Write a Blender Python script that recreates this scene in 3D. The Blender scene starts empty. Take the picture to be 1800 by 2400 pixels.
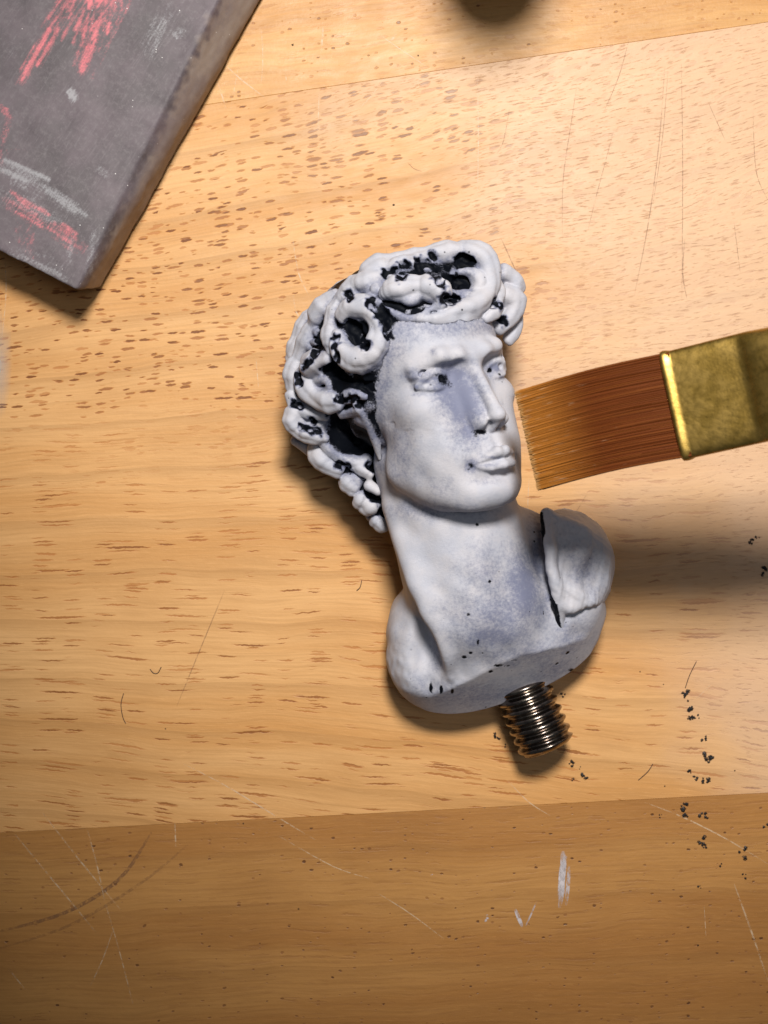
import bpy, math, random
import numpy as np
# ================================================================ camera, light, exposure
HC = 3600.0                       # camera height, in table pixels
PX = 0.0611e-3                    # metres per table pixel (the picture is 1800 x 2400 of them)
scene = bpy.context.scene
col = scene.collection
cam_d = bpy.data.cameras.new('camera'); cam = bpy.data.objects.new('camera', cam_d); col.objects.link(cam)
cam.location = (0, 0, HC*PX); cam.rotation_euler = (0, 0, 0)
cam_d.sensor_fit = 'VERTICAL'; cam_d.angle_y = 2*math.atan(1200/HC)
cam_d.clip_start = 0.002; cam_d.clip_end = 20
cam_d.dof.use_dof = True; cam_d.dof.focus_distance = 0.206; cam_d.dof.aperture_fstop = 34.0
scene.camera = cam
world = bpy.data.worlds.new('World'); scene.world = world; world.use_nodes = True
bg = world.node_tree.nodes['Background']
bg.inputs[0].default_value = (0.86, 0.93, 1.0, 1); bg.inputs[1].default_value = 0.055
def lamp(kind, name, loc, aim, energy, color, **kw):
    d = bpy.data.lights.new(name, kind); o = bpy.data.objects.new(name, d); col.objects.link(o)
    o.location = loc
    from mathutils import Vector
    o.rotation_euler = (Vector(aim)-Vector(loc)).to_track_quat('-Z', 'Y').to_euler()
    d.energy = energy; d.color = color
    for k, v in kw.items(): setattr(d, k, v)
    return o
lamp('SPOT', 'desk_lamp_light', (0.018, 0.150, 0.330), (0.026, 0.042, 0), 7.5, (1.0, 0.95, 0.88),
     spot_size=math.radians(39), spot_blend=0.55, shadow_soft_size=0.034)
lamp('AREA', 'overhead_fill', (0.10, 0.02, 0.62), (0.01, 0.01, 0), 0.34, (0.93, 0.96, 1.0), shape='DISK', size=0.16)  # soft fill added overhead to lift the shaded sides, no fixture seen
scene.view_settings.view_transform = 'Standard'; scene.view_settings.look = 'None'
scene.view_settings.exposure = 0.0; scene.view_settings.gamma = 1.0
scene.render.engine = 'CYCLES'
scene.cycles.use_denoising = True
scene.cycles.max_bounces = 6
# ---------------------------------------------------------------- implicit sculpting
F4 = np.float32
def V(*a): return np.array(a, dtype=np.float64)
def P(u, v, z):
    f = 1 - z/HC
    return V((u-900)*f, -(v-1200)*f, z)
class Frame:
    def __init__(s, O, R, S): s.O, s.R, s.S = np.array(O,float), np.array(R,float), float(S)
    def to(s, p): return ((p - s.O.astype(F4)) @ s.R.astype(F4)) / F4(s.S)
    def out(s, q): return s.O + s.S*(np.asarray(q,float) @ s.R.T)
WORLD = Frame((0,0,0), np.eye(3), 1.0)
def sd_ell(p, c, r, R=None):
    q = p - np.asarray(c, F4)
    if R is not None: q = q @ np.asarray(R, F4)
    r = np.asarray(r, F4)
    k0 = np.sqrt(((q/r)**2).sum(-1)); k1 = np.sqrt(((q/(r*r))**2).sum(-1))
    return k0*(k0-1)/np.maximum(k1, 1e-6)
def sd_cone(p, a, b, r1, r2):
    a = np.asarray(a, F4); b = np.asarray(b, F4)
    pa = p-a; ba = b-a
    h = np.clip((pa@ba)/F4(max(float(ba@ba),1e-9)), 0, 1)
    d = pa - h[...,None]*ba
    return np.sqrt((d*d).sum(-1)) - (F4(r1)+h*F4(r2-r1))
def smin(a, b, k):
    if k <= 0: return np.minimum(a, b)
    h = np.maximum(k-np.abs(a-b), 0)/k
    return np.minimum(a, b) - h*h*F4(k*0.25)
def smax(a, b, k): return -smin(-a, -b, k)
class Sculpt:
    def __init__(s): s.ops = []
    def add(s, op, fn, k, c, rad, fr, pts=None):
        s.ops.append((op, fn, k*fr.S, fr.out(c), rad*fr.S, fr, pts))
    def ell(s, c, r, k=0, fr=WORLD, op='u', R=None):
        s.add(op, lambda p: sd_ell(p, c, r, R), k, c, max(r), fr)
    def cone(s, a, b, r1, r2, k=0, fr=WORLD, op='u'):
        a = np.array(a,float); b = np.array(b,float)
        s.add(op, lambda p: sd_cone(p,a,b,r1,r2), k, (a+b)/2, np.linalg.norm(b-a)/2+max(r1,r2), fr)
    def tube(s, pts, k=0, fr=WORLD, op='u', kk=0):
        # pts: list of (x,y,z,r)
        A = np.array(pts, float)
        def fn(p):
            d = None
            for i in range(len(A)-1):
                e = sd_cone(p, A[i,:3], A[i+1,:3], A[i,3], A[i+1,3])
                d = e if d is None else smin(d, e, kk)
            return d
        c = (A[:,:3].min(0)+A[:,:3].max(0))/2
        rad = np.linalg.norm(A[:,:3]-c, axis=1).max()+A[:,3].max()
        sg = np.linalg.norm(np.diff(A[:,:3], axis=0), axis=1).max()/2
        s.add(op, fn, k, c, rad, fr, (np.array([fr.out(q) for q in A[:,:3]]), (A[:,3].max()+sg)*fr.S*1.1))
    def strands(s, tubes, k, kk):
        def fn(p):
            d = None
            for A in tubes:
                t = None
                for i in range(len(A)-1):
                    e = sd_cone(p, A[i,:3], A[i+1,:3], A[i,3], A[i+1,3])
                    t = e if t is None else np.minimum(t, e)
                d = t if d is None else smin(d, t, kk)
            return d
        P_ = np.concatenate([A[:,:3] for A in tubes]); c = (P_.min(0)+P_.max(0))/2
        mr = max(A[:,3].max() for A in tubes)
        rad = np.linalg.norm(P_-c, axis=1).max()+mr
        s.add('u', fn, k, c, rad, WORLD, (tubes[-1][:,:3], mr*1.9+12))
    def bump(s, c, sg, amp, fr=WORLD, R=None):
        sg = np.asarray(sg, F4); c = np.array(c, float)
        def fn(p):
            q = p - c.astype(F4)
            if R is not None: q = q @ np.asarray(R, F4)
            return F4(amp)*np.exp(-0.5*((q/sg)**2).sum(-1))
        s.add('g', fn, 0, c, 3.2*float(sg.max()), fr)
    def plane(s, c, n, k=0, fr=WORLD):
        c = np.asarray(c,F4); n = np.asarray(n,F4)/np.linalg.norm(n)
        s.add('x', lambda p: (p-c)@n.astype(F4), k, c, 1e6, fr)
    def fun(s, op, fn, k, c, rad, fr=WORLD): s.add(op, fn, k, c, rad, fr)
    def ev(s, p, near=None, margin=0):
        """p (B,n,3) ; near = block centres for culling"""
        d = np.full(p.shape[:-1], 1e4, F4)
        for op, fn, k, c, rad, fr, pts in s.ops:
            if near is None: sel = slice(None)
            else:
                dist = np.linalg.norm(near-c, axis=1)
                sel = np.nonzero(dist < rad*1.25+k*1.5+margin)[0]
                if pts is not None and len(sel):
                    A, ar = pts
                    dd = np.sqrt(((near[sel,None,:].astype(F4)-A[None].astype(F4))**2).sum(-1)).min(1)
                    sel = sel[dd < ar+k*1.5+margin]
                if len(sel) == 0: continue
            q = fr.to(p[sel]); e = fn(q)*F4(fr.S); x = d[sel]
            if op == 'u': x = smin(x, e, k)
            elif op == 's': x = smax(x, -e, k)
            elif op == 'x': x = smax(x, e, k)
            elif op == 'g': x = x - e
            d[sel] = x
        return d
def trace(sc, u, v, z0=620):
    a = P(u, v, z0); b = P(u, v, 0); n = 250
    t = np.linspace(0, 1, n)[:,None]
    d = sc.ev((a+(b-a)*t).astype(F4)[None])[0]
    i = np.nonzero(d < 0)[0]
    return None if len(i) == 0 else float((a+(b-a)*t[i[0]])[2])
def spline(pts, m=4):
    A = np.array(pts, float); n = len(A); out = []
    for i in range(n-1):
        p0, p1, p2, p3 = A[max(i-1,0)], A[i], A[i+1], A[min(i+2,n-1)]
        for j in range(m):
            t = j/m
            out.append(0.5*((2*p1)+(-p0+p2)*t+(2*p0-5*p1+4*p2-p3)*t*t+(-p0+3*p1-3*p2+p3)*t**3))
    out.append(A[-1]); return out
_r = np.random.default_rng(11)
_NW = _r.normal(size=(40,3)); _NW /= np.linalg.norm(_NW, axis=1, keepdims=True); _NP = _r.uniform(0, 6.28, 40)
def wobble(p, wl, n=9, o=0):
    a = np.zeros(p.shape[:-1], F4)
    for i in range(n):
        w = (_NW[(i+o)%40]*6.283/(wl*(.7+.06*i))).astype(F4)
        a += np.sin(p@w+F4(_NP[(i*7+o)%40]))
    return a/F4(math.sqrt(n))
def surface(sc, lo, hi, h, slack=1.4):
    lo = np.array(lo, float); hi = np.array(hi, float); B = 8
    nb = np.ceil((hi-lo)/(h*B)).astype(int); n = nb*B
    cx = [lo[i]+(np.arange(nb[i])*B+(B-1)/2)*h for i in range(3)]
    C = np.stack(np.meshgrid(*cx, indexing='ij'), -1).reshape(-1,3)
    dc = sc.ev(C[None].astype(F4))[0]
    rad = h*B*math.sqrt(3)/2
    act = np.abs(dc) < rad*slack
    D = np.where(dc < 0, F4(-50), F4(50)).reshape(nb)
    D = np.repeat(np.repeat(np.repeat(D, B, 0), B, 1), B, 2)
    off = np.stack(np.meshgrid(*[np.arange(B)]*3, indexing='ij'), -1).reshape(-1,3)
    ids = np.nonzero(act)[0]
    ib = np.stack(np.unravel_index(ids, nb), -1)
    D6 = D.reshape(nb[0],B,nb[1],B,nb[2],B)
    for s in range(0, len(ids), 3000):
        sl = slice(s, s+3000)
        base = lo + ib[sl]*B*h
        pts = (base[:,None,:] + off[None]*h).astype(F4)
        val = sc.ev(pts, C[ids[sl]], rad*1.25)
        D6[ib[sl,0],:,ib[sl,1],:,ib[sl,2],:] = val.reshape(-1,B,B,B)
    # naive surface nets
    S = D < 0
    cnt = np.zeros(np.array(S.shape)-1, np.int8)
    for a in (0,1):
        for b in (0,1):
            for c in (0,1):
                cnt += S[a:S.shape[0]-1+a, b:S.shape[1]-1+b, c:S.shape[2]-1+c]
    I = np.stack(np.nonzero((cnt > 0) & (cnt < 8)), -1)
    idx = np.full(cnt.shape, -1, np.int32); idx[tuple(I.T)] = np.arange(len(I))
    acc = np.zeros((len(I),3)); num = np.zeros(len(I))
    cor = [(a,b,c) for a in (0,1) for b in (0,1) for c in (0,1)]
    val = {q: D[I[:,0]+q[0], I[:,1]+q[1], I[:,2]+q[2]] for q in cor}
    for q in cor:
        for ax in range(3):
            if q[ax] == 0:
                r = list(q); r[ax] = 1; r = tuple(r)
                a, b = val[q], val[r]; m = (a < 0) != (b < 0)
                t = np.where(m, a/np.where(m, a-b, 1), 0)
                pos = np.array(q, float)[None].repeat(len(I),0); pos[:,ax] += t
                acc += pos*m[:,None]; num += m
    verts = lo + (I + acc/num[:,None])*h
    quads = []
    for ax in range(3):
        sl0 = [slice(None)]*3; sl1 = [slice(None)]*3
        sl0[ax] = slice(0,-1); sl1[ax] = slice(1,None)
        ch = S[tuple(sl0)] != S[tuple(sl1)]
        E = np.stack(np.nonzero(ch), -1)
        b, c = [(1,2),(2,0),(0,1)][ax]
        ok = (E[:,b] > 0) & (E[:,c] > 0) & (E[:,b] < S.shape[b]-1) & (E[:,c] < S.shape[c]-1)
        E = E[ok]; fl = S[tuple(E.T)]
        def cell(db, dc):
            q = E.copy(); q[:,b] -= db; q[:,c] -= dc
            return idx[tuple(q.T)]
        Q = np.stack([cell(1,1), cell(0,1), cell(0,0), cell(1,0)], -1)
        Q[~fl] = Q[~fl][:,::-1]
        quads.append(Q)
    Q = np.concatenate(quads)
    # light smoothing
    for it in range(1):
        sm = np.zeros_like(verts); w = np.zeros(len(verts))
        for i in range(4):
            j = Q[:,(i+1)%4]; k_ = Q[:,i]
            for ax in range(3): sm[:,ax] += np.bincount(k_, verts[j,ax], len(verts))
            w += np.bincount(k_, minlength=len(verts))
        ok = w > 0
        verts[ok] = verts[ok]*0.5 + 0.5*sm[ok]/w[ok,None]
    return verts, Q
# ================================================================ object helpers
def tag(o, label=None, cat=None, group=None, kind=None):
    if label: o['label'] = label
    if cat: o['category'] = cat
    if group: o['group'] = group
    if kind: o['kind'] = kind
    return o
def empty(name, loc=(0,0,0)):
    o = bpy.data.objects.new(name, None); o.empty_display_size = 0.005
    o.location = loc; col.objects.link(o); return o
def mesh_obj(name, verts, faces, mat, parent=None, smooth=True, attrs=None, origin=(0,0,0)):
    """verts in table pixels; origin (px) becomes the object's own origin"""
    v = (np.asarray(verts, float)-np.asarray(origin, float))*PX
    me = bpy.data.meshes.new(name)
    if isinstance(faces, np.ndarray):
        n, m = faces.shape
        me.vertices.add(len(v)); me.vertices.foreach_set('co', v.astype(F4).ravel())
        me.loops.add(n*m); me.loops.foreach_set('vertex_index', faces.astype(np.int32).ravel())
        me.polygons.add(n); me.polygons.foreach_set('loop_start', np.arange(0, n*m, m, dtype=np.int32))
        me.update(calc_edges=True)
    else:
        me.from_pydata([tuple(x) for x in v], [], faces); me.update()
    me.polygons.foreach_set('use_smooth', np.full(len(me.polygons), smooth))
    for k, a in (attrs or {}).items():
        at = me.attributes.new(k, 'FLOAT', 'POINT'); at.data.foreach_set('value', np.asarray(a, F4))
    o = bpy.data.objects.new(name, me); o.data.materials.append(mat)
    col.objects.link(o)
    o.location = np.asarray(origin, float)*PX
    if parent is not None:
        o.parent = parent; o.location = np.asarray(origin, float)*PX-np.array(parent.location)
    return o
# ================================================================ material helpers
class Nodes:
    def __init__(s, name):
        s.m = bpy.data.materials.new(name); s.m.use_nodes = True
        s.t = s.m.node_tree; s.b = s.t.nodes['Principled BSDF']; s.out = s.t.nodes['Material Output']
    def n(s, kind, **kw):
        x = s.t.nodes.new(kind)
        for k, v in kw.items(): setattr(x, k, v)
        return x
    def put(s, sock, v):
        if hasattr(v, 'is_output'): s.t.links.new(v, sock)
        elif isinstance(v, (tuple, list)) and len(v) == 3 and sock.type == 'RGBA': sock.default_value = (*v, 1)
        else: sock.default_value = v
    def math(s, op, a, b=0.0, c=None, clamp=False):
        x = s.n('ShaderNodeMath', operation=op, use_clamp=clamp); s.put(x.inputs[0], a); s.put(x.inputs[1], b)
        if c is not None: s.put(x.inputs[2], c)
        return x.outputs[0]
    def mix(s, f, a, b, mode='MIX'):
        x = s.n('ShaderNodeMix', data_type='RGBA', blend_type=mode); s.put(x.inputs[0], f); s.put(x.inputs[6], a); s.put(x.inputs[7], b)
        return x.outputs[2]
    def ramp(s, v, a, b, lo=0.0, hi=1.0):
        x = s.n('ShaderNodeMapRange', interpolation_type='SMOOTHSTEP'); s.put(x.inputs[0], v)
        for i, q in enumerate((a, b, lo, hi)): s.put(x.inputs[i+1], q)
        return x.outputs[0]
    def noise(s, vec, scale=1.0, detail=3.0, rough=.55, dist=0.0):
        x = s.n('ShaderNodeTexNoise'); s.put(x.inputs['Vector'], vec); x.inputs['Scale'].default_value = scale
        x.inputs['Detail'].default_value = detail; x.inputs['Roughness'].default_value = rough; x.inputs['Distortion'].default_value = dist
        return x.outputs[0]
    def voro(s, vec, scale=1.0, rnd=1.0, feature='F1'):
        x = s.n('ShaderNodeTexVoronoi', feature=feature); s.put(x.inputs['Vector'], vec); x.inputs['Scale'].default_value = scale
        x.inputs['Randomness'].default_value = rnd; return x
    def comb(s, x, y, z=0.0):
        c = s.n('ShaderNodeCombineXYZ'); s.put(c.inputs[0], x); s.put(c.inputs[1], y); s.put(c.inputs[2], z); return c.outputs[0]
    def sep(s, v):
        c = s.n('ShaderNodeSeparateXYZ'); s.put(c.inputs[0], v); return c.outputs
    def px(s):                     # object space, in table pixels
        t = s.n('ShaderNodeTexCoord'); x = s.n('ShaderNodeVectorMath', operation='SCALE')
        s.t.links.new(t.outputs['Object'], x.inputs[0]); x.inputs['Scale'].default_value = 1/PX
        return x.outputs[0]
    def attr(s, name):
        a = s.n('ShaderNodeAttribute', attribute_name=name); return a.outputs['Fac']
    def bump(s, h, dist, strength=1.0, normal=None):
        b = s.n('ShaderNodeBump'); b.inputs['Strength'].default_value = strength; b.inputs['Distance'].default_value = dist*PX
        s.put(b.inputs['Height'], h)
        if normal is not None: s.put(b.inputs['Normal'], normal)
        return b.outputs[0]
    def set(s, **kw):
        names = {'color':'Base Color','rough':'Roughness','metal':'Metallic','normal':'Normal','spec':'Specular IOR Level','coat':'Coat Weight','alpha':'Alpha','trans':'Transmission Weight','sss':'Subsurface Weight','coat_rough':'Coat Roughness','aniso':'Anisotropic'}
        for k, v in kw.items(): s.put(s.b.inputs[names[k]], v)
        return s.m
def wood(name, light, mid, pore, slope0, slope1, dash=1.0, longdash=1.0, dots=0.0, rings=1.0, rays=0.0, rough=.42, seed=0.0, split=None):
    N = Nodes(name); p = N.px(); x, y, z = N.sep(p)
    warp = N.noise(N.comb(N.math('MULTIPLY', x, 1/420), N.math('MULTIPLY', y, 1/230), seed), 1.0, 2)
    sl = N.math('MULTIPLY_ADD', y, slope1, slope0)
    y2 = N.math('SUBTRACT', y, N.math('MULTIPLY', x, sl))
    y2 = N.math('MULTIPLY_ADD', N.math('SUBTRACT', warp, .5), 60.0, y2)
    def vec(a, b, o=0.0): return N.comb(N.math('MULTIPLY', x, 1/a), N.math('MULTIPLY', y2, 1/b), seed+o)
    # broad tone and fibre
    tone = N.noise(vec(1500, 160), 1.0, 3)
    blot = N.noise(vec(420, 300, 3.1), 1.0, 3)
    c = N.mix(N.ramp(tone, .34, .66), light, mid)
    c = N.mix(N.math('MULTIPLY', N.ramp(blot, .42, .72), .5), c, tuple(q*.84 for q in mid))
    fib = N.noise(vec(220, 7, 5.0), 1.0, 4, .65)
    c = N.mix(N.math('MULTIPLY', N.ramp(fib, .35, .75), .42), c, tuple(q*.66 for q in mid))
    fib2 = N.noise(vec(38, 3.2, 8.0), 1.0, 2, .6)
    c = N.mix(N.math('MULTIPLY', N.ramp(fib2, .5, .8), .30), c, tuple(q*1.18 for q in light))
    # growth lines
    if rings:
        w = N.n('ShaderNodeTexWave', wave_type='BANDS', bands_direction='Y', wave_profile='SAW')
        N.put(w.inputs['Vector'], vec(5200, 420, 1.7)); w.inputs['Scale'].default_value = 1.0; w.inputs['Distortion'].default_value = 3.2
        w.inputs['Detail'].default_value = 2.5; w.inputs['Detail Scale'].default_value = 1.2
        g = N.ramp(w.outputs[1], .72, 1.0)
        c = N.mix(N.math('MULTIPLY', g, .33*rings), c, tuple(q*.62 for q in mid))
    # pores: short lens-shaped dashes
    jit = N.math('MULTIPLY', N.math('SUBTRACT', N.noise(vec(14, 9, 2.0), 1.0, 2), .5), 7.0)
    y3 = N.math('ADD', y2, jit)
    def dashes(lx, ly, drop, rmax, o):
        v = N.voro(N.comb(N.math('MULTIPLY', x, 1/lx), N.math('MULTIPLY', y3, 1/ly), seed+o))
        rr, gg, bb = N.sep(v.outputs['Color'])
        r = N.ramp(rr, drop, 1.0, 0.0, rmax)
        d = N.math('SUBTRACT', r, v.outputs['Distance'])
        return N.math('MULTIPLY', N.ramp(d, -.02, .12), N.math('MULTIPLY_ADD', gg, .55, .55))
    dens = N.noise(vec(500, 170, 12.0), 1.0, 2)
    if split is None: up_ = N.ramp(dens, .34, .54); dn_ = N.ramp(dens, .66, .42)
    else:
        yy = N.math('ADD', y, N.math('MULTIPLY', N.math('SUBTRACT', dens, .5), 700.0))
        up_ = N.ramp(yy, split-60, split+120); dn_ = N.ramp(yy, split+80, split-120)
        up_ = N.math('MULTIPLY', up_, N.ramp(x, 620.0, 150.0, .45, 1.0))
    m1 = N.math('MAXIMUM', dashes(33, 8.5, .12, .46, 0.0), dashes(54, 11, .45, .42, 9.0))
    m1 = N.math('MULTIPLY', m1, N.math('MULTIPLY', up_, dash))
    m2 = N.math('MAXIMUM', dashes(72, 7.0, .30, .42, 20.0), dashes(150, 8.0, .50, .42, 28.0))
    m2 = N.math('MULTIPLY', m2, N.math('MULTIPLY', dn_, longdash*.85))
    mm = N.math('MAXIMUM', m1, m2)
    if dots:
        mm = N.math('MAXIMUM', mm, N.math('MULTIPLY', dashes(17, 9, .70, .34, 40.0), dots))
    c = N.mix(N.math('MULTIPLY', mm, .92), c, N.mix(N.ramp(mm, .55, 1.05), tuple(min(q*1.7, 1) for q in pore), tuple(q*.8 for q in pore)))
    hgt = N.math('SUBTRACT', N.math('MULTIPLY', fib, .35), N.math('MULTIPLY', mm, .45))
    hgt = N.math('ADD', hgt, N.math('MULTIPLY', N.noise(vec(9, 9, 30.0), 1.0, 3), .25))
    if rays:                       # fine cross flecks, with the lamp's pale sheen painted into the colour
        reg = N.ramp(N.math('ADD', N.math('MULTIPLY', N.math('ADD', x, N.math('MULTIPLY', y, .55)), 1/900), N.math('MULTIPLY', N.math('SUBTRACT', blot, .5), 1.2)), .25, .95)
        rl = N.noise(N.comb(N.math('MULTIPLY', x, 1/30), N.math('MULTIPLY', y2, 1/4.2), 50.0), 1.0, 3, .6)
        rm = N.math('MULTIPLY', N.ramp(rl, .56, .72), N.math('MULTIPLY', reg, rays))
        c = N.mix(N.math('MULTIPLY', reg, .55*rays), c, (.66,.47,.34))
        c = N.mix(N.math('MULTIPLY', rm, .55), c, (.36,.17,.11))
        hgt = N.math('SUBTRACT', hgt, N.math('MULTIPLY', rm, .7))
    ro = N.math('MULTIPLY_ADD', N.noise(vec(60, 20, 60.0), 1.0, 3), .25, rough-.05)
    return N.set(color=c, rough=ro, normal=N.bump(hgt, 2.2, .55), spec=.30)
def rotm(yaw, roll, pitch):
    B = np.array([[1,0,0],[0,0,1],[0,1,0]], float)
    def Rx(a): c,s=math.cos(a),math.sin(a); return np.array([[1,0,0],[0,c,-s],[0,s,c]])
    def Ry(a): c,s=math.cos(a),math.sin(a); return np.array([[c,0,s],[0,1,0],[-s,0,c]])
    def Rz(a): c,s=math.cos(a),math.sin(a); return np.array([[c,-s,0],[s,c,0],[0,0,1]])
    return Rz(math.radians(roll))@Rx(-math.radians(pitch))@Ry(math.radians(yaw))@B
HEAD = Frame(P(984,910,240), rotm(34,13.5,-1), 2.2)
_d = V(.36,-.93,0); BASE_N = _d*0.875+V(0,0,.48); BASE_N = BASE_N/np.linalg.norm(BASE_N)
def build_figure():
    s = Sculpt(); H = HEAD
    def e(c, r, k, op='u', R=None): s.ell(c, r, k, H, op, R)
    def both(f):
        for m in (-1, 1): f(m)
    # skull and face masses (head millimetres: x subject's left, y forward, z up)
    e((0,-16,26), (78,98,86), 0)
    e((0,38,34), (66,53,54), 20)
    e((0,34,-36), (57,53,66), 18)
    both(lambda m: s.cone((m*45,8,-76), (m*20,66,-112), 19, 18, 20, H))
    both(lambda m: e((m*32,38,-64), (27,46,54), 20))
    e((0,45,-100), (40,40,24), 14)
    e((0,77,-112), (22,19,18), 14)
    e((0,74,-78), (29,25,30), 14)
    both(lambda m: e((m*45,56,-24), (17,20,14), 18))
    # brow
    both(lambda m: s.tube([(m*2,89,14,7.5),(m*16,92,17,7),(m*33,88,20,6.6),(m*52,67,14,5)], 10, H, kk=6))
    # sockets
    both(lambda m: e((m*34,95,-1), (19.5,20.5,12.5), 5, 's'))
    both(lambda m: e((m*19,94,1), (7.5,13.5,11.5), 5, 's'))
    # eyes
    def eye(m):
        c = V(m*37,64.3,-1); r = 16.6
        s.ell(c, (r,r,r), 3, H)
        def on(dx, dz, rr): return (c[0]+m*dx, c[1]+math.sqrt(max(rr*rr-dx*dx-dz*dz, 4)), c[2]+dz)
        s.ell((c[0]+m*1,c[1]+2,c[2]+8), (19,14.5,6.5), 4, H)
        up = [(-16,-3),(-10,3.8),(-3,7.2),(4,7.2),(10,4.6),(17,-1.5)]
        s.tube([on(a,b,17.6)+(2.8,) for a,b in up], 2.4, H)
        lw = [(-16,-3.5),(-9,-6.6),(0,-7.8),(8,-6.6),(16,-2.5)]
        s.tube([on(a,b,16.9)+(2.1,) for a,b in lw], 3, H)
        cr = [(-14,4),(-8,10),(0,12.5),(8,11.5),(13,8.5)]
        s.tube([on(a,b,18.2)+(1.9,) for a,b in cr], 2, H, 's')
        ix = 4.5 if m > 0 else -4.5
        s.ell(on(ix,0.5,16.2), (3.0,2.5,3.4), 1.2, H, 's')
    both(eye)
    # nose
    both(lambda m: s.cone((m*4,79,2), (m*9,92,-44), 8, 9.5, 12, H))
    s.cone((0,89,10), (0,109,-42), 5.0, 6.2, 7, H)
    e((0,109,-46), (8.3,9,7.3), 3)
    both(lambda m: e((m*12.5,97,-49.5), (6,9.5,6.5), 5))
    s.cone((0,106,-52.5), (0,96,-57), 3.0, 4, 3, H)
    both(lambda m: e((m*7.8,101,-57), (4.2,8,5), 1.5, 's'))
    both(lambda m: s.bump((m*21,92,-48), (3,8,7), -2.0, H))
    # mouth
    s.tube([(-26,88,-87,1.5),(-14,97,-83,3.8),(-4.5,102.6,-79.6,4.9),(0,102,-80.6,4.6),(4.5,102.6,-79.6,4.9),(14,97,-83,3.8),(26,88,-87,1.5)], 4, H, kk=1.5)
    s.tube([(-22,90,-89,1.5),(-11,97.5,-93,5),(0,100.2,-94,5.9),(11,97.5,-93,5),(22,90,-89,1.5)], 4, H, kk=1.5)
    s.tube([(-28,90,-87.5,1.2),(-13,101.5,-87,1.4),(-4,106.3,-86.6,1.4),(0,106,-87.6,1.4),(4,106.3,-86.6,1.4),(13,101.5,-87,1.4),(28,90,-87.5,1.2)], 1.6, H, 's')
    s.bump((0,95,-102), (16,9,4.5), -4.5, H)
    s.bump((0,100,-68), (2.8,8,7), -1.6, H)
    both(lambda m: s.bump((m*29,88,-88), (4,6,5), -2.4, H))
    both(lambda m: s.bump((m*68,46,24), (14,20,18), -3.0, H))
    # neck, chest, shoulder (table pixels)
    s.cone(P(1025,1080,185), P(1120,1420,180), 142, 150, 16)
    s.cone(P(1205,1268,112), P(1340,1330,105), 80, 85, 36)
    s.ell(P(1168,1500,105), (208,240,150), 36)
    s.ell(P(1015,1560,95), (100,100,120), 30)
    s.ell(P(982,1490,100), (74,122,105), 28)
    s.ell(P(1335,1370,105), (92,160,125), 40)
    s.tube(spline([(*P(930,1190,225),25),(*P(965,1310,266),27),(*P(1008,1430,286),26),(*P(1042,1530,268),16),(*P(1056,1575,225),8)], 6), 30)
    s.bump(P(1000,1525,225), (18,58,45), -38)
    s.bump(P(1130,1500,270), (45,60,40), -12)
    s.bump(P(1128,1330,330), (20,70,40), 7); s.bump(P(1180,1400,300), (30,60,40), -8)
    s.fun('g', lambda p: 1.0*wobble(p, 60, 7, 5), 0, P(1150,1480,150), 420)
    s.bump(P(1355,1480,170), (20,20,40), -8); s.bump(P(1330,1460,200), (10,16,40), 7)
    s.fun('g', lambda p: 0.6*wobble(p, 24, 7, 6)*np.clip((-F4(385)-p[...,1]-.36*p[...,0]+F4(110))/40, 0, 1), 0, P(1180,1600,120), 300)
    bc = P(1160,1480,118)
    def rim(p):
        d = p-bc.astype(F4); z = p[...,2]-F4(118)
        e1 = d@np.array((.93,.37,0),F4); e2 = d@np.array((.37,-.93,0),F4)
        e2 = e2+F4(.74)*np.maximum(z,0)+F4(.30)*np.maximum(-z,0)
        r1 = F4(258)+2.5*np.maximum(-e2,0); q = np.maximum(e2,0)
        k0 = ((np.abs(e1)/r1)**2.5+(q/F4(160))**2.5)**(1/2.5)
        return (k0-1)*F4(165)*F4(.85)
    s.fun('x', rim, 3, bc, 1e6)
    s.plane(V(0,0,2), (0,0,-1), 50)
    return s

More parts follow.
